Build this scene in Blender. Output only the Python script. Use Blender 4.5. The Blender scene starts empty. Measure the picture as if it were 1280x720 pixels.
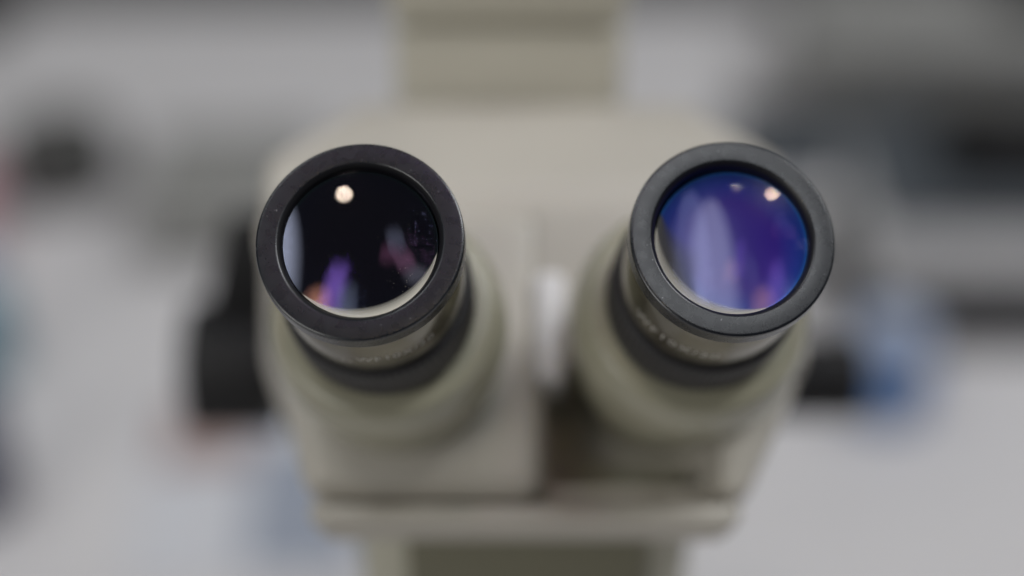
import bpy, bmesh, math, random
from mathutils import Vector, Matrix
rng = random.Random(7)
S = bpy.context.scene
COL = S.collection
mm = 0.001
rad = math.radians

# ------------------------------------------------------------------ materials
def mat(name, base, rough=0.5, metal=0.0, spec=0.5, noise=0.0, nscale=200.0, bump=0.0, bscale=400.0,
        speck=None, speck_t=0.72, speck_scale=900.0, coat=0.0):
    m = bpy.data.materials.new(name); m.use_nodes = True
    nt = m.node_tree; b = nt.nodes['Principled BSDF']
    b.inputs['Base Color'].default_value = (*base, 1)
    b.inputs['Roughness'].default_value = rough
    b.inputs['Metallic'].default_value = metal
    b.inputs['Specular IOR Level'].default_value = spec
    b.inputs['Coat Weight'].default_value = coat
    b.inputs['Coat Roughness'].default_value = 0.15
    tc = nt.nodes.new('ShaderNodeTexCoord')
    colour = None
    if noise > 0:
        n = nt.nodes.new('ShaderNodeTexNoise'); n.inputs['Scale'].default_value = nscale
        n.inputs['Detail'].default_value = 5
        nt.links.new(tc.outputs['Object'], n.inputs['Vector'])
        mx = nt.nodes.new('ShaderNodeMix'); mx.data_type = 'RGBA'
        mx.inputs['A'].default_value = (*[c*(1-noise) for c in base], 1)
        mx.inputs['B'].default_value = (*[min(1, c*(1+noise)) for c in base], 1)
        nt.links.new(n.outputs['Fac'], mx.inputs['Factor'])
        colour = mx.outputs['Result']
        mr = nt.nodes.new('ShaderNodeMapRange')
        mr.inputs['To Min'].default_value = max(0.02, rough-0.08); mr.inputs['To Max'].default_value = min(1, rough+0.08)
        nt.links.new(n.outputs['Fac'], mr.inputs['Value']); nt.links.new(mr.outputs['Result'], b.inputs['Roughness'])
    if speck:
        v = nt.nodes.new('ShaderNodeTexNoise'); v.inputs['Scale'].default_value = speck_scale
        v.inputs['Detail'].default_value = 2
        nt.links.new(tc.outputs['Object'], v.inputs['Vector'])
        rp = nt.nodes.new('ShaderNodeValToRGB')
        rp.color_ramp.elements[0].position = speck_t; rp.color_ramp.elements[1].position = speck_t+0.04
        nt.links.new(v.outputs['Fac'], rp.inputs['Fac'])
        mx2 = nt.nodes.new('ShaderNodeMix'); mx2.data_type = 'RGBA'
        mx2.inputs['A'].default_value = (*base, 1); mx2.inputs['B'].default_value = (*speck, 1)
        if colour: nt.links.new(colour, mx2.inputs['A'])
        nt.links.new(rp.outputs['Color'], mx2.inputs['Factor'])
        colour = mx2.outputs['Result']
    if colour: nt.links.new(colour, b.inputs['Base Color'])
    if bump > 0:
        n2 = nt.nodes.new('ShaderNodeTexNoise'); n2.inputs['Scale'].default_value = bscale
        n2.inputs['Detail'].default_value = 3
        nt.links.new(tc.outputs['Object'], n2.inputs['Vector'])
        bp = nt.nodes.new('ShaderNodeBump'); bp.inputs['Strength'].default_value = bump
        bp.inputs['Distance'].default_value = 0.0003
        nt.links.new(n2.outputs['Fac'], bp.inputs['Height']); nt.links.new(bp.outputs['Normal'], b.inputs['Normal'])
    return m

CREAM  = mat('cream_paint', (0.455, 0.430, 0.380), 0.42, noise=0.04, nscale=60, bump=0.15, bscale=900)
TUBEP  = mat('olive_cream_paint', (0.325, 0.312, 0.232), 0.25, noise=0.05, nscale=80, bump=0.12, bscale=900)
ZOOM_SHADE  = mat('painted_shade', (0.17, 0.162, 0.11), 0.6, noise=0.06, nscale=60)
ZOOMB  = mat('olive_body_paint', (0.46, 0.445, 0.36), 0.5, noise=0.05, nscale=60, bump=0.12)
PILLAR = mat('olive_grey_paint', (0.53, 0.51, 0.435), 0.5, noise=0.05, nscale=60, bump=0.12)
BLACKA = mat('black_anodised', (0.007, 0.0085, 0.012), 0.28, noise=0.2, nscale=500, bump=0.04, bscale=3500,
             speck=(0.22, 0.22, 0.23), speck_t=0.745, speck_scale=1300)
BLACKR = mat('black_recess', (0.006, 0.006, 0.008), 0.45)
BAND   = mat('brushed_dark_metal', (0.18, 0.169, 0.135), 0.17, metal=0.92, noise=0.12, nscale=300)
RUBBER = mat('black_rubber', (0.016, 0.015, 0.017), 0.55, noise=0.2, nscale=300)
PAINTW = mat('white_lettering', (0.50, 0.485, 0.44), 0.6)
KNOBM  = mat('black_knob_plastic', (0.005, 0.005, 0.006), 0.5, spec=0.3, noise=0.2, nscale=150)
STEEL  = mat('steel', (0.55, 0.55, 0.54), 0.28, metal=1.0, noise=0.05)
DUST_GLINT   = mat('dust_glints', (0.20, 0.18, 0.15), 0.9)

def lens_mats(name, coat_centre, coat_rim, mirror, mirror_rough, soft, front):
    # coated rear surface: a weak sharp mirror over a tinted interior
    m = bpy.data.materials.new(name+'_coated_rear'); m.use_nodes = True
    nt = m.node_tree; out = nt.nodes['Material Output']; b = nt.nodes['Principled BSDF']
    b.inputs['Roughness'].default_value = 0.32; b.inputs['Specular IOR Level'].default_value = 0.0
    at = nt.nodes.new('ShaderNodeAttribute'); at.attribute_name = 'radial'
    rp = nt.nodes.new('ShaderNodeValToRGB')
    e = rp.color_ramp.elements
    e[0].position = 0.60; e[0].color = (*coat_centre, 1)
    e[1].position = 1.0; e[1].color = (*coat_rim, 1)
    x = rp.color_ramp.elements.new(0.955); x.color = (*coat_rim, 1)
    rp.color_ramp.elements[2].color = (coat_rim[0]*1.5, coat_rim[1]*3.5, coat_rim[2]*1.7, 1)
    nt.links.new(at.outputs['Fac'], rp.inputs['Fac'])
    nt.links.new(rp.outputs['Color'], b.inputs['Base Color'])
    g = nt.nodes.new('ShaderNodeBsdfGlossy'); g.inputs['Color'].default_value = (*mirror, 1)
    g.inputs['Roughness'].default_value = mirror_rough
    g2 = nt.nodes.new('ShaderNodeBsdfGlossy'); g2.inputs['Color'].default_value = (*soft, 1)
    g2.inputs['Roughness'].default_value = 0.21
    ad = nt.nodes.new('ShaderNodeAddShader'); ad2 = nt.nodes.new('ShaderNodeAddShader')
    nt.links.new(b.outputs['BSDF'], ad.inputs[0]); nt.links.new(g.outputs['BSDF'], ad.inputs[1])
    nt.links.new(ad.outputs['Shader'], ad2.inputs[0]); nt.links.new(g2.outputs['BSDF'], ad2.inputs[1])
    nt.links.new(ad2.outputs['Shader'], out.inputs['Surface'])
    # antireflection front surface
    f = bpy.data.materials.new(name+'_front_glass'); f.use_nodes = True
    nt = f.node_tree; out = nt.nodes['Material Output']; nt.nodes.remove(nt.nodes['Principled BSDF'])
    t = nt.nodes.new('ShaderNodeBsdfTransparent')
    g = nt.nodes.new('ShaderNodeBsdfGlossy'); g.inputs['Color'].default_value = (*front, 1)
    g.inputs['Roughness'].default_value = 0.03
    ad = nt.nodes.new('ShaderNodeAddShader')
    nt.links.new(t.outputs['BSDF'], ad.inputs[0]); nt.links.new(g.outputs['BSDF'], ad.inputs[1])
    nt.links.new(ad.outputs['Shader'], out.inputs['Surface'])
    return m, f

def crescent_mat(name, c):
    m = bpy.data.materials.new(name); m.use_nodes = True
    nt = m.node_tree; out = nt.nodes['Material Output']; b = nt.nodes['Principled BSDF']
    b.inputs['Base Color'].default_value = (*c, 1); b.inputs['Roughness'].default_value = 0.5
    at = nt.nodes.new('ShaderNodeAttribute'); at.attribute_name = 'radial'
    t = nt.nodes.new('ShaderNodeBsdfTransparent'); mx = nt.nodes.new('ShaderNodeMixShader')
    nt.links.new(at.outputs['Fac'], mx.inputs['Fac'])
    nt.links.new(t.outputs['BSDF'], mx.inputs[1]); nt.links.new(b.outputs['BSDF'], mx.inputs[2])
    nt.links.new(mx.outputs['Shader'], out.inputs['Surface'])
    return m
GLEAM = crescent_mat('painted_gleam', (0.50, 0.48, 0.41))  # pale reflection at the lens edge, put into the colour
SHADE = crescent_mat('dark_crescent', (0.012, 0.012, 0.010))  # dark part of the lens reflection, put into the colour

# ------------------------------------------------------------------ objects
def thing(name, label, cat, loc, group=None, kind=None):
    o = bpy.data.objects.new(name, None); COL.objects.link(o)
    o.empty_display_size = 0.02; o.location = loc
    o['label'] = label; o['category'] = cat
    if group: o['group'] = group
    if kind: o['kind'] = kind
    o['base'] = tuple(loc)
    return o

def obj(name, bm, mats, parent=None, base=(0, 0, 0), smooth=True, angle=35, tags=None):
    """vertices come in world coordinates; they are stored relative to the thing's base"""
    b = Vector(base)
    if parent is not None:
        r = parent
        while r.parent: r = r.parent
        b = r.location.copy()
    bmesh.ops.translate(bm, verts=bm.verts, vec=-b)
    me = bpy.data.meshes.new(name); bm.to_mesh(me); bm.free()
    for m in (mats if isinstance(mats, (list, tuple)) else [mats]): me.materials.append(m)
    o = bpy.data.objects.new(name, me); COL.objects.link(o)
    if parent is not None: o.parent = parent
    else: o.location = b
    if smooth:
        me.polygons.foreach_set('use_smooth', [True]*len(me.polygons))
        me.set_sharp_from_angle(angle=rad(angle))
    for k, v in (tags or {}).items(): o[k] = v
    return o

def lathe(bm, prof, frame, n=96, mi=0, closed=False, rfun=None):
    """prof: (radius, depth) in mm; frame: (origin, ex, eu, outward)"""
    O, ex, eu, nn = frame
    rings = []
    for r, s in prof:
        ring = []
        if r < 1e-6:
            ring = [bm.verts.new(O - nn*s*mm)]
        else:
            for k in range(n):
                a = 2*math.pi*k/n
                rr = (rfun(r, s, k) if rfun else r)*mm
                ring.append(bm.verts.new(O + ex*rr*math.cos(a) + eu*rr*math.sin(a) - nn*s*mm))
        rings.append(ring)
    pairs = list(zip(rings, rings[1:]))
    if closed: pairs.append((rings[-1], rings[0]))
    for A, B in pairs:
        for k in range(n):
            j = (k+1) % n
            if len(A) == 1 and len(B) == 1: continue
            if len(A) == 1: f = bm.faces.new((A[0], B[j], B[k]))
            elif len(B) == 1: f = bm.faces.new((A[k], A[j], B[0]))
            else: f = bm.faces.new((A[k], A[j], B[j], B[k]))
            f.material_index = mi
    return rings

def hull(pts, bevel=0.0, seg=4):
    bm = bmesh.new()
    for p in pts: bm.verts.new(p)
    r = bmesh.ops.convex_hull(bm, input=bm.verts)
    junk = [e for e in r.get('geom_interior', []) if isinstance(e, bmesh.types.BMVert)]
    if junk: bmesh.ops.delete(bm, geom=junk, context='VERTS')
    bmesh.ops.dissolve_limit(bm, angle_limit=rad(1.5), verts=bm.verts, edges=bm.edges)
    if bevel:
        bmesh.ops.bevel(bm, geom=bm.edges[:], offset=bevel, segments=seg, profile=0.5, affect='EDGES', clamp_overlap=True)
    bmesh.ops.recalc_face_normals(bm, faces=bm.faces)
    return bm

def box(x0, x1, y0, y1, z0, z1, bevel=0.0, seg=3):
    return hull([(x, y, z) for x in (x0, x1) for y in (y0, y1) for z in (z0, z1)], bevel, seg)

def turn(bm, a, c):
    bmesh.ops.rotate(bm, verts=bm.verts, cent=Vector(c), matrix=Matrix.Rotation(rad(a), 3, 'Z'))
    return bm

def upright(x, y, z=0.0):
    return (Vector((x, y, z)), Vector((1, 0, 0)), Vector((0, 1, 0)), Vector((0, 0, 1)))

# ------------------------------------------------------------------ camera
PITCH, YAW, ROLL = rad(33.0), rad(0.0), rad(0.0)
F = Vector((-math.sin(YAW)*math.cos(PITCH), math.cos(YAW)*math.cos(PITCH), -math.sin(PITCH)))
R = Vector((math.cos(YAW), math.sin(YAW), 0)); U = R.cross(F)
MID = Vector((0, 0, 0.34))
CAM = MID - (R*0.00626 + U*0.0076 + F*0.3065)
cd = bpy.data.cameras.new('camera'); cam = bpy.data.objects.new('camera', cd); COL.objects.link(cam)
mw = Matrix((R, U, -F)).transposed().to_4x4(); mw.translation = CAM
cam.matrix_world = mw
cd.sensor_width = 36; cd.lens = 36*2200/1280; cd.clip_start = 0.01; cd.clip_end = 50
cd.dof.use_dof = True; cd.dof.focus_distance = 0.3045; cd.dof.aperture_fstop = 2.7; cd.dof.aperture_blades = 0
S.camera = cam

# ------------------------------------------------------------------ the stereo microscope
T = rad(51.4)
AX = Vector((0, math.cos(T), -math.sin(T)))            # down the tubes, into the head
EU = Vector((0, math.sin(T), math.cos(T)))
EX = Vector((1, 0, 0)); OUT = -AX
scope = thing('stereo_microscope', 'cream stereo microscope with two black rimmed eyepieces, seen from the eyepiece side', 'microscope', (-0.003, 0.14, 0.012))
OL = Vector((-0.0326, -0.0014, 0.3417)); OR = Vector((0.0325, 0.0024, 0.3400))

def eyepiece(O, lean, depth, lm, fm, mark, fc, gleam_th, gleam_w, gleam_span, dust_glints, label, dark_patch=None, RF=100.0):
    fr0 = (O, EX, EU, OUT)                              # the optics
    out = (OUT - EX*lean).normalized(); ex = EU.cross(out).normalized()
    fr = (O, ex, EU, out)                               # the barrels converge a little towards the head
    bm = bmesh.new()
    lathe(bm, [(16.2, 24.0), (16.9, 23.8), (17.0, 23.3), (17.0, 4.4), (16.8, 4.1), (16.2, 4.0)], fr, 128)
    e = obj('eyepiece', bm, BAND, scope, tags={'label': label})
    bm = bmesh.new()                                    # rim
    lathe(bm, [(16.0, 4.1), (17.9, 4.05), (18.2, 3.8), (18.2, 3.6), (18.2, 0.75), (18.2, 0.55), (18.1, 0.2), (17.85, 0.04), (17.75, 0.02),
               (17.6, 0.012), (16.4, 0.0), (14.75, 0.0), (14.6, 0.02), (14.45, 0.12)], fr, 160)
    rings = lathe(bm, [(14.45, 0.12), (14.2, 0.35), (13.9, 0.8), (13.75, 1.2), (13.65, 7.0)], fr, 160, mi=1)
    obj('eyepiece_rim', bm, [BLACKA, BLACKR], e, angle=30)
    bm = bmesh.new()                                    # knurled grip
    def knurl(r, s, k): return r - (0.38 if k % 4 in (2, 3) and 25.2 < s < 37 else 0)
    lathe(bm, [(16.0, 24.1), (17.3, 24.2), (17.7, 24.6), (17.7, 25.19), (18.0, 25.4), (18.0, 36.7), (17.6, 37.1), (17.4, 38.6), (16.2, 39.0)], fr, 288, rfun=knurl)
    lathe(bm, [(16.2, 39.0), (16.2, 44)], fr, 96)
    obj('grip_ring', bm, RUBBER, e)
    # lens: front glass, coated rear surface, painted reflection crescents, dusty specks and glints
    bm = bmesh.new(); lay = bm.verts.layers.float.new('radial')
    RB, N = 76.0, 32
    front = lambda x, y: depth - 1.5 - ((x-fc[0])**2 + (y-fc[1])**2)/(2*RF)
    for i, ring in enumerate(lathe(bm, [(13.5*i/N, 0.0) for i in range(N+1)], fr0, 128, mi=1)):
        for v in ring:
            x, y = (v.co-O).dot(EX)/mm, (v.co-O).dot(EU)/mm
            v.co -= OUT*front(x, y)*mm
    back = [(13.5*i/N, depth - (13.5*i/N)**2/(2*RB)) for i in range(N+1)]
    rr = lathe(bm, back, fr0, 128, mi=0)
    for i, ring in enumerate(rr):
        for v in ring: v[lay] = i/N
    n = 96
    if dark_patch:                                          # dark crescent painted in for the dark side of the reflection
        th, w0, span = dark_patch; A = []
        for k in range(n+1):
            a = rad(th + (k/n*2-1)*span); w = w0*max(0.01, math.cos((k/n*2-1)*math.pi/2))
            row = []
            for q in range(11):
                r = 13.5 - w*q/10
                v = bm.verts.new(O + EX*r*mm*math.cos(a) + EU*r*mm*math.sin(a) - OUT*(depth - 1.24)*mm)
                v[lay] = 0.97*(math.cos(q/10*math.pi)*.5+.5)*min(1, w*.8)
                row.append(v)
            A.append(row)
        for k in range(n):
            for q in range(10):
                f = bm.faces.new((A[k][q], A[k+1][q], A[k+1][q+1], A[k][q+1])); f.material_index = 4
    A = []
    for k in range(n+1):                               # pale edge reflection painted as a crescent, widest mid-span
        a = gleam_th + (k/n*2-1)*gleam_span
        w = gleam_w*max(0, math.cos((k/n*2-1)*math.pi/2))**0.8
        row = []
        for q in range(7):
            r = 13.45 - w*q/6
            v = bm.verts.new(O + EX*r*mm*math.cos(rad(a)*1) + EU*r*mm*math.sin(rad(a)) - OUT*(depth - 1.32 + 0.06*q/6)*mm)
            v[lay] = (1-q/6)**0.75*min(1, w*3)
            row.append(v)
        A.append(row)
    for k in range(n):
        for q in range(6):
            f = bm.faces.new((A[k][q], A[k+1][q], A[k+1][q+1], A[k][q+1])); f.material_index = 2
    for r, a, sz in dust_glints:
        s = front(r*math.cos(rad(a)), r*math.sin(rad(a))) - 0.01
        c = O + EX*r*mm*math.cos(rad(a)) + EU*r*mm*math.sin(rad(a)) - OUT*s*mm
        g = bmesh.ops.create_icosphere(bm, subdivisions=1, radius=sz*mm)
        for v in g['verts']:
            v.co = c + v.co*(0.6+0.8*rng.random())
        for f in {f for v in g['verts'] for f in v.link_faces}: f.material_index = 3
    obj('lens', bm, [lm, fm, GLEAM, DUST_GLINT, SHADE], e, angle=60)
    # engraved marking, wrapped round the metal band
    bm = bmesh.new()
    for txt, th0, size, s0 in mark:
        cu = bpy.data.curves.new('marking', 'FONT'); cu.body = txt; cu.size = size; cu.resolution_u = 3
        cu.align_x = 'CENTER'; cu.space_character = 1.15
        tmp = bpy.data.objects.new('marking', cu); COL.objects.link(tmp)
        bpy.context.view_layer.update()
        me = bpy.data.meshes.new_from_object(tmp.evaluated_get(bpy.context.evaluated_depsgraph_get()))
        bpy.data.objects.remove(tmp); bpy.data.curves.remove(cu)
        b2 = bmesh.new(); b2.from_mesh(me); bpy.data.meshes.remove(me)
        for _ in range(2): bmesh.ops.subdivide_edges(b2, edges=[e2 for e2 in b2.edges if e2.calc_length() > 0.5], cuts=1)
        bmesh.ops.triangulate(b2, faces=b2.faces)
        for v in b2.verts:
            a = rad(th0) + v.co.x/17.05; s = s0 - v.co.y
            v.co = O + ex*17.04*mm*math.cos(a) + EU*17.04*mm*math.sin(a) - out*s*mm
        me2 = bpy.data.meshes.new('t'); b2.to_mesh(me2); b2.free(); bm.from_mesh(me2); bpy.data.meshes.remove(me2)
    obj('engraved_marking', bm, PAINTW, e, smooth=False)
    return e

LB, LF = lens_mats('dark_lens', (0.002, 0.0017, 0.003), (0.002, 0.002, 0.004), (0.040, 0.042, 0.055), 0.010, (0.0004, 0.0004, 0.0006), (0.006, 0.0066, 0.010))
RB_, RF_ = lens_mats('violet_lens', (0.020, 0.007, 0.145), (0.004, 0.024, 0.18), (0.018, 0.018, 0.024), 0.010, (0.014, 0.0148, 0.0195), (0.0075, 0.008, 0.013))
dustL = [(rng.uniform(8.2, 12.6), rng.uniform(-58, -14), rng.uniform(0.02, 0.085)) for _ in range(22)]
dustL += [(rng.uniform(2, 12.5), rng.uniform(0, 360), rng.uniform(0.015, 0.04)) for _ in range(16)]
dust_glints_R = [(rng.uniform(2, 12.5), rng.uniform(0, 360), rng.uniform(0.015, 0.05)) for _ in range(16)] + [(5.2, -67, 0.13), (3.9, -112, 0.08)]  # the last two fixed specks are painted glints, the others dust
eyepiece(OL, .04, 3.1, LB, LF, [('WF10X/20', -72, 3.0, 16.5), ('--', -104, 3.6, 18.5)], (1.6, 1.0), -72, 1.9, 66, dustL, 'eyepiece with a near black lens')
eyepiece(OR, -.075, 4.4, RB_, RF_, [('WF10X/20', -120, 3.6, 17.5)], (-3.9, 2.6), -128, 2.4, 66, dust_glints_R, 'eyepiece with a violet coated lens', (-160, 8.5, 46), RF=60.0)


for O, lean in ((OL, .035), (OR, -.06)):               # eye tubes
    out = (OUT - EX*lean).normalized(); fr = (O, EU.cross(out).normalized(), EU, out); bm = bmesh.new()
    lathe(bm, [(16.3, 42), (16.6, 39.7), (20.6, 39.4), (21.5, 40.0), (22.2, 41.5), (23.6, 46.0), (23.9, 49.5), (23.6, 50.6), (22.6, 51.3), (21.2, 51.8), (20.8, 53.0),
               (21.3, 54.4), (22.0, 55.2), (22.3, 59), (22.0, 66), (21.2, 71.5), (19.8, 75.5), (18.4, 78), (17.6, 79.5), (17.6, 104)], fr, 128)
    obj('eye_tube', bm, TUBEP, scope, angle=50)

# head: a wedge whose slanted front carries the tubes
HX = -0.0035
def hp(x, y, z): return (x+HX, y, z)
def face_pt(x, v, h):                                   # v up along the slanted front, h outward
    return MID + AX*0.081 + EX*(x+HX) + EU*v + OUT*h
pts = []
for sx in (-1, 1):
    pts += [hp(sx*.0590, .0850, .3050), hp(sx*.0590, .0960, .3050), hp(sx*.0400, .1240, .3050),
            tuple(face_pt(sx*.0435, -.0330, 0)), hp(sx*.0435, .0450, .2350), hp(sx*.0600, .0700, .2640),
            hp(sx*.0600, .0950, .2500), hp(sx*.0400, .1240, .2360)]
def cover(x0, x1, v0, v1, h, taper, bev, xb0=None, xb1=None):
    p = []
    xb0 = x0 if xb0 is None else xb0; xb1 = x1 if xb1 is None else xb1
    for xt, xb in ((x0, xb0), (x1, xb1)):
        for v, x in ((v0, xb), (v1, xt)):
            p.append(face_pt(x, v, -0.002))
            p.append(face_pt(x, v + (taper if v == v0 else -taper), h))
    return hull(p, bev, 5)
HH = .0105
# the housing is open below the right tube: cut that recess out of it
head = obj('head_housing', hull(pts, 0.003, 5), CREAM, scope, angle=40)
tool = obj('cutter', hull([tuple(face_pt(x, v, h)) for x in (.0052, .0385) for v in (-.0258, -.0015) for h in (-.0145, .004)], .002, 2), CREAM, scope)
md = head.modifiers.new('recess', 'BOOLEAN'); md.operation = 'DIFFERENCE'; md.solver = 'EXACT'; md.object = tool
bpy.context.view_layer.update()
me = bpy.data.meshes.new_from_object(head.evaluated_get(bpy.context.evaluated_depsgraph_get()))
head.modifiers.clear(); head.data = me; me.name = 'head_housing'
me.polygons.foreach_set('use_smooth', [True]*len(me.polygons)); me.set_sharp_from_angle(angle=rad(40))
bpy.data.objects.remove(tool)
obj('prism_cover', cover(-.0600, .0045, -.0305, .0352, HH, .001, .0055, xb0=-.0462), CREAM, scope, angle=40)
obj('prism_cover', cover(.0022, .0600, -.0020, .0351, HH-.0004, .001, .0010), CREAM, scope, angle=40)
obj('prism_cover', cover(.0405, .0590, -.0305, -.0024, HH-.0012, .001, .0055, xb0=.040, xb1=.0462), CREAM, scope, angle=40)
HIGHLIGHT = mat('painted_highlight', (0.72, 0.71, 0.715), 0.35, noise=0.03)
obj('pale_highlight', cover(.0018, .0088, -.0070, .0195, HH+.0022, .0008, .0024), HIGHLIGHT, scope, angle=40)  # highlight of the rounded ridge, painted as a pale plate
obj('front_lip', cover(-.0465, .0465, -.0375, -.0308, HH+.0008, .0006, .0033, xb0=-.0425, xb1=.0425), CREAM, scope, angle=40)
# lower body (zoom barrel) below the head
pts = []
for z, k in ((.2545, 1.0), (.17, .92)):
    for sx in (-1, 1):
        pts += [hp(sx*.0400*k, .052, z), hp(sx*.0370*k, .041, z), hp(sx*.0270*k, .0365, z), hp(sx*.0400*k, .105, z)]
obj('zoom_body', hull(pts, 0.003, 3), ZOOMB, scope, angle=40)
obj('shade_panel', box(HX-.0262, HX+.0275, .0352, .0375, .1785, .2500, .0008), ZOOM_SHADE, scope, angle=40)  # shadow below the front lip, painted as a dark plate
bm = bmesh.new(); lathe(bm, [(0, 0), (24, 0), (26, -2), (26, -36), (28, -38)], upright(HX, .07, .135), 64)
obj('objective_barrel', bm, KNOBM, scope)
# stand: focus block behind the head, column, base
CX = -0.0085
bm = box(CX-.0265, CX+.0295, .127, .176, .175, .322, .003)
blk = obj('focus_block', bm, PILLAR, scope, angle=40)
obj('block_cap', box(CX-.0272, CX+.0302, .1262, .178, .3235, .352, .003), PILLAR, blk, angle=40)
bm = bmesh.new(); lathe(bm, [(0, 0), (16, 0), (16, 360), (0, 360)], (Vector((CX, .205, .40)), EX, Vector((0, 1, 0)), Vector((0, 0, 1))), 64)
obj('column', bm, STEEL, scope)
obj('column_clamp', box(CX-.024, CX+.024, .17, .228, .19, .30, .004), PILLAR, scope, angle=40)
obj('base_plate', box(-.10, .09, -.03, .25, .003, .022, .006), CREAM, scope, angle=40)
for sx in (-1, 1):                                      # focus knobs
    bm = bmesh.new()
    kr = .62 if sx > 0 else 1.0
    fr = (Vector((CX + (.103 if sx > 0 else -.0905), .150, .2025 if sx > 0 else .207)), Vector((0, 1, 0)), Vector((0, 0, 1)) , Vector((sx, 0, 0)))
    def kn(r, s, k): return r*kr - (0.7 if k % 4 == 2 and 2 < s < 26 else 0)
    lathe(bm, [(0, 0), (15, 0), (18.2, 0.8), (19, 2.5), (19, 26), (17, 27.5), (9, 28), (9, 64)], fr, 128, rfun=kn)
    bmesh.ops.recalc_face_normals(bm, faces=bm.faces)
    obj('focus_knob', bm, KNOBM, scope, tags={'label': 'black ribbed focus knob'})
bm = hull([(CX-.085, .143, .222), (CX-.055, .143, .222), (CX-.085, .163, .222), (CX-.055, .163, .222),
           (CX-.077, .150, .251), (CX-.055, .150, .251), (CX-.077, .165, .251), (CX-.055, .165, .251)], .003, 3)
obj('tension_lever', bm, KNOBM, scope, angle=40)

# ------------------------------------------------------------------ bench, wall and the things on the bench
LAM  = mat('pale_laminate', (0.57, 0.56, 0.565), 0.45, noise=0.05, nscale=40, speck=(0.44, 0.43, 0.44), speck_t=0.66, speck_scale=260)
WALL = mat('grey_wall_paint', (0.16, 0.165, 0.15), 0.8, noise=0.06, nscale=20)
FLOOR = mat('grey_vinyl', (0.25, 0.25, 0.25), 0.6, noise=0.08, nscale=15)
DGREY = mat('dark_grey_plastic', (0.06, 0.06, 0.058), 0.5, noise=0.1, nscale=80)
CGREY = mat('case_grey_plastic', (0.22, 0.22, 0.21), 0.5, noise=0.08, nscale=60)
MGREY = mat('mid_grey_plastic', (0.23, 0.23, 0.222), 0.5, noise=0.08, nscale=60)
SLATE = mat('slate_plastic', (0.055, 0.064, 0.074), 0.55, noise=0.1, nscale=50)
LGREY = mat('instrument_grey', (0.72, 0.72, 0.72), 0.5, noise=0.05, nscale=60)
PINK  = mat('pink_paper', (0.48, 0.27, 0.30), 0.8, noise=0.05)
TEAL  = mat('teal_plastic', (0.10, 0.22, 0.29), 0.4, noise=0.05)
NAVY  = mat('navy_plastic', (0.012, 0.016, 0.06), 0.4, noise=0.1)
BLUE  = mat('blue_plastic', (0.075, 0.17, 0.38), 0.4, noise=0.05)
CLEARB = mat('pale_blue_label', (0.36, 0.42, 0.55), 0.6, noise=0.05)
PAPER = mat('white_paper', (0.52, 0.53, 0.56), 0.8, noise=0.03)
PRED  = mat('dull_red_print', (0.30, 0.225, 0.21), 0.8, noise=0.05)
PBLUE = mat('blue_grey_print', (0.27, 0.30, 0.36), 0.8, noise=0.05)

fl = obj('floor', box(-3, 3, -3, .96, -.80, -.78), FLOOR, tags={'kind': 'structure'})
wl = obj('wall', box(-3, 3, .96, 1.06, -.78, 2.2), WALL, tags={'kind': 'structure'})
bench = thing('lab_bench', 'pale grey speckled laminate lab bench that everything stands on', 'bench', (0, .25, -.78))
obj('bench_top', box(-1.3, 1.3, -.38, .872, -.035, 0, .003), LAM, bench, angle=40)
obj('back_strip', box(-1.3, 1.3, .8745, .93, -.035, .030, .003), DGREY, bench, angle=40)
for sx in (-1, 1):
    for y in (-.33, .82):
        obj('leg', box(sx*1.2-.03, sx*1.2+.03, y-.03, y+.03, -.78, -.0365, .003), STEEL, bench)

def jar(name, label, cat, x, y, prof, m, lidprof=None, lm=None):
    t = thing(name, label, cat, (x, y, 0))
    bm = bmesh.new(); lathe(bm, [(r, -s) for r, s in prof], upright(x, y), 64)
    bmesh.ops.recalc_face_normals(bm, faces=bm.faces)
    obj('body', bm, m, t)
    if lidprof:
        bm = bmesh.new(); lathe(bm, [(r, -s) for r, s in lidprof], upright(x, y), 64)
        bmesh.ops.recalc_face_normals(bm, faces=bm.faces)
        obj('lid', bm, lm, t)
    return t
jar('round_tin', 'small round dark grey tin at the far left of the bench', 'tin', -.262, .615,
    [(0, .3), (31, .3), (32, 1.5), (32, 24), (31, 24.4)], DGREY, [(32.4, 21), (33, 21.3), (33, 36), (32, 37), (0, 37)], DGREY)
t = thing('storage_case', 'low mid grey storage case behind the left eyepiece', 'case', (-.16, .58, 0))
obj('case_body', turn(box(-.205, -.112, .530, .632, .001, .020, .005), 4, (-.16, .58, 0)), CGREY, t, angle=40)
obj('case_lid', turn(box(-.206, -.111, .529, .633, .0212, .031, .005), 4, (-.16, .58, 0)), CGREY, t, angle=40)
o = obj('note_block', turn(box(-.365, -.292, .535, .60, .0005, .030, .0008), 8, (-.30, .57, 0)), PINK, None, (-.31, .57, 0), angle=30,
        tags={'label': 'pink block of notes cut off by the left edge', 'category': 'note block'})
jar('teal_bottle', 'blue green bottle at the left edge, between the pink notes and the navy jar', 'bottle', -.268, .440,
    [(0, .3), (20, .3), (21.5, 2), (21.5, 42), (12, 52), (10, 54)], TEAL, [(11.5, 52), (12.5, 53), (12.5, 66), (11, 67), (0, 67)], CLEARB)
jar('navy_jar', 'dark navy jar at the lower left edge', 'jar', -.246, .335,
    [(0, .3), (21, .3), (22.5, 2), (22.5, 36), (20, 38)], NAVY, [(22, 37), (23, 37.5), (23, 48), (21.5, 49), (0, 49)], NAVY)
lf = thing('leaflet', 'printed leaflet with dull red and blue grey blocks below the black focus knob', 'leaflet', (-.12, .35, 0))
obj('sheet', turn(box(-.172, -.068, .285, .412, .0004, .0014), 3, (-.12, .35, 0)), PAPER, lf, smooth=False)
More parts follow.
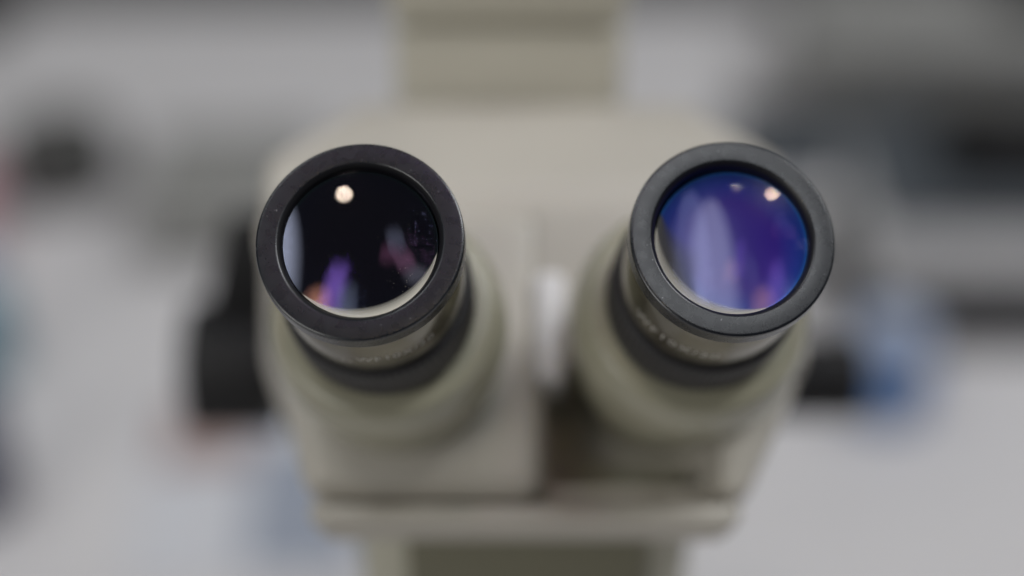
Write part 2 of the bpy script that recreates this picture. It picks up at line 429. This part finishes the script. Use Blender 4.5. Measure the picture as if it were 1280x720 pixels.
obj('red_print_block', turn(box(-.166, -.124, .362, .406, .0016, .0019), 3, (-.12, .35, 0)), PRED, lf, smooth=False)
obj('blue_print_block', turn(box(-.122, -.074, .292, .376, .0016, .0019), 3, (-.12, .35, 0)), PBLUE, lf, smooth=False)
t = thing('bench_instrument', 'light grey bench instrument with a slate top on the right of the bench', 'instrument', (.226, .53, 0))
obj('case', box(.172, .280, .475, .575, .0203, .060, .004), LGREY, t, angle=40)
obj('shadow_strip', box(.170, .320, .4735, .575, .0035, .0200, .001), RUBBER, t, angle=40)  # black strip standing for the shadow line below the case
obj('top_panel', box(.170, .282, .473, .577, .0603, .065, .002), SLATE, t, angle=40)
for x in (.187, .265):
    for y in (.502, .558):
        obj('foot', box(x-.008, x+.008, y-.008, y+.008, 0.0016, .0033, .0005), RUBBER, t)
obj('shadow_mat', box(.158, .345, .452, .590, .0003, .0015, .0004), RUBBER, None, (.25, .52, 0), angle=40,  # dark mat added to give the shadow band below the instrument
    tags={'label': 'thin black mat standing in for the shadow under the light grey instrument', 'category': 'mat'})
o = obj('black_pouch', turn(box(.212, .300, .497, .555, .0653, .084, .008, 4), -5, (.26, .53, 0)), KNOBM, None, (.256, .526, .0653), angle=60,
        tags={'label': 'black pouch lying on top of the light grey instrument', 'category': 'pouch'})
t = thing('equipment_case', 'long dull grey equipment case at the back right of the bench', 'case', (.32, .71, 0))
obj('case_body', box(.168, .47, .695, .80, .0005, .036, .004), MGREY, t, angle=40)
obj('case_lid', box(.167, .471, .694, .801, .0363, .052, .004), MGREY, t, angle=40)
for x in (.23, .39): obj('latch', box(x-.008, x+.008, .6905, .6937, .028, .044, .001), STEEL, t)
t = thing('power_adapter', 'black power adapter on the grey case in the top right corner', 'power adapter', (.34, .77, .0523))
obj('body', box(.300, .400, .735, .790, .0523, .078, .005), KNOBM, t, angle=40)
t = thing('power_adapter', 'black power adapter on the bench in the top left corner', 'power adapter', (-.385, .83, 0))
obj('body', box(-.44, -.350, .795, .866, .0004, .030, .005), KNOBM, t, angle=40)
t = thing('document_tray', 'slate grey document tray behind the light grey instrument', 'tray', (.25, .68, 0))
obj('tray_floor', box(.120, .40, .615, .685, .0005, .006, .001), SLATE, t, angle=40)
for nm, b in (('tray_side', (.120, .125)), ('tray_side', (.395, .40))):
    obj(nm, box(b[0], b[1], .6152, .6848, .0065, .016, .001), SLATE, t)
obj('tray_back', box(.1255, .3945, .680, .6848, .0065, .016, .001), SLATE, t)
jar('blue_bottle', 'small blue bottle with pale lid beside the right focus knob', 'bottle', .170, .408,
    [(0, .3), (18.5, .3), (20, 1.5), (20, 26), (14, 33)], BLUE, [(15.5, 33), (16, 33.3), (16, 46), (15, 47), (0, 47)], CLEARB)

# ------------------------------------------------------------------ light: ceiling fittings of the room, plus added streak and fill lamps
def area(name, loc, target, sx, sy, radiance, col=(1, 1, 1), disk=False, rotz=None):
    l = bpy.data.lights.new(name, 'AREA'); o = bpy.data.objects.new(name, l); COL.objects.link(o)
    l.shape = 'DISK' if disk else 'RECTANGLE'
    l.size = sx
    if not disk: l.size_y = sy
    A = math.pi*sx*sx/4 if disk else sx*sy
    l.energy = radiance*math.pi*A; l.color = col
    o.location = loc
    o.rotation_euler = (0, 0, 0) if target is None else (Vector(target)-Vector(loc)).to_track_quat('-Z', 'Y').to_euler()
    return o
def ldir(lx, ly):                                       # a direction in the frame of the tubes, as a ceiling position
    d = EX*lx + EU*ly + OUT*math.sqrt(max(0, 1-lx*lx-ly*ly))
    return MID + d*(1.86/d.z)
p = ldir(-.030, .128)
area('spot_lamp', p, MID, .027, 0, 680, (1, .76, .48), disk=True)
def strip(name, l0, l1, width, radiance, col):
    a, b = ldir(*l0), ldir(*l1); c = (a+b)/2
    o = area(name, (c.x, c.y, 2.2), None, width, (a-b).length, radiance, col)
    o.rotation_euler = (0, 0, math.atan2(b.y-a.y, b.x-a.x) - math.pi/2)
    o.data.shape = 'ELLIPSE'
    return o
strip('ceiling_panel', (.205, .15), (.19, .74), .33, 4.6, (.93, .97, 1))
strip('violet_streak', (-.03, .40), (.005, .60), .055, 7, (.55, .28, 1))  # this and the strips below are lamps made up for the lens streaks
strip('amber_streak', (.03, .50), (.05, .62), .10, 6.5, (1, .42, .22))
strip('pale_highlight', (-.06, .48), (-.055, .64), .04, 3.5, (.75, .85, 1))  # added lamp for a pale streak in the lenses
strip('pink_streak', (-.245, .36), (-.27, .43), .035, 5, (1, .45, .62))
strip('thin_pale_streak', (-.215, .27), (-.235, .36), .012, 9, (.85, .88, 1))
strip('red_streak', (-.205, .33), (-.20, .40), .025, 4, (1, .35, .55))
strip('pale_streak', (-.28, .43), (-.31, .47), .08, 2.4, (.9, .85, .85))
area('right_panel', (1.35, .28, 2.2), None, .6, 1.2, 15, (.97, .98, 1))
area('left_panel', (-1.0, .28, 2.2), None, .6, 1.2, 5.5, (.95, .98, 1))
area('front_fill', (-1.5, -1.65, 1.30), (0, .1, .3), 1.3, .9, 5.4, (1, .985, .95))  # added soft fill for the front faces, not a known window

w = bpy.data.worlds.new('World'); S.world = w; w.use_nodes = True
bg = w.node_tree.nodes['Background']
bg.inputs['Color'].default_value = (.95, .97, 1, 1); bg.inputs['Strength'].default_value = 0.055

S.view_settings.view_transform = 'Standard'; S.view_settings.look = 'None'
S.view_settings.exposure = 0.0; S.view_settings.gamma = 1.0; S.view_settings.use_curve_mapping = False
S.render.engine = 'CYCLES'
S.cycles.use_denoising = True
S.cycles.max_bounces = 8; S.cycles.transparent_max_bounces = 12
S.cycles.caustics_reflective = False; S.cycles.caustics_refractive = False
S.cycles.sample_clamp_indirect = 4.0
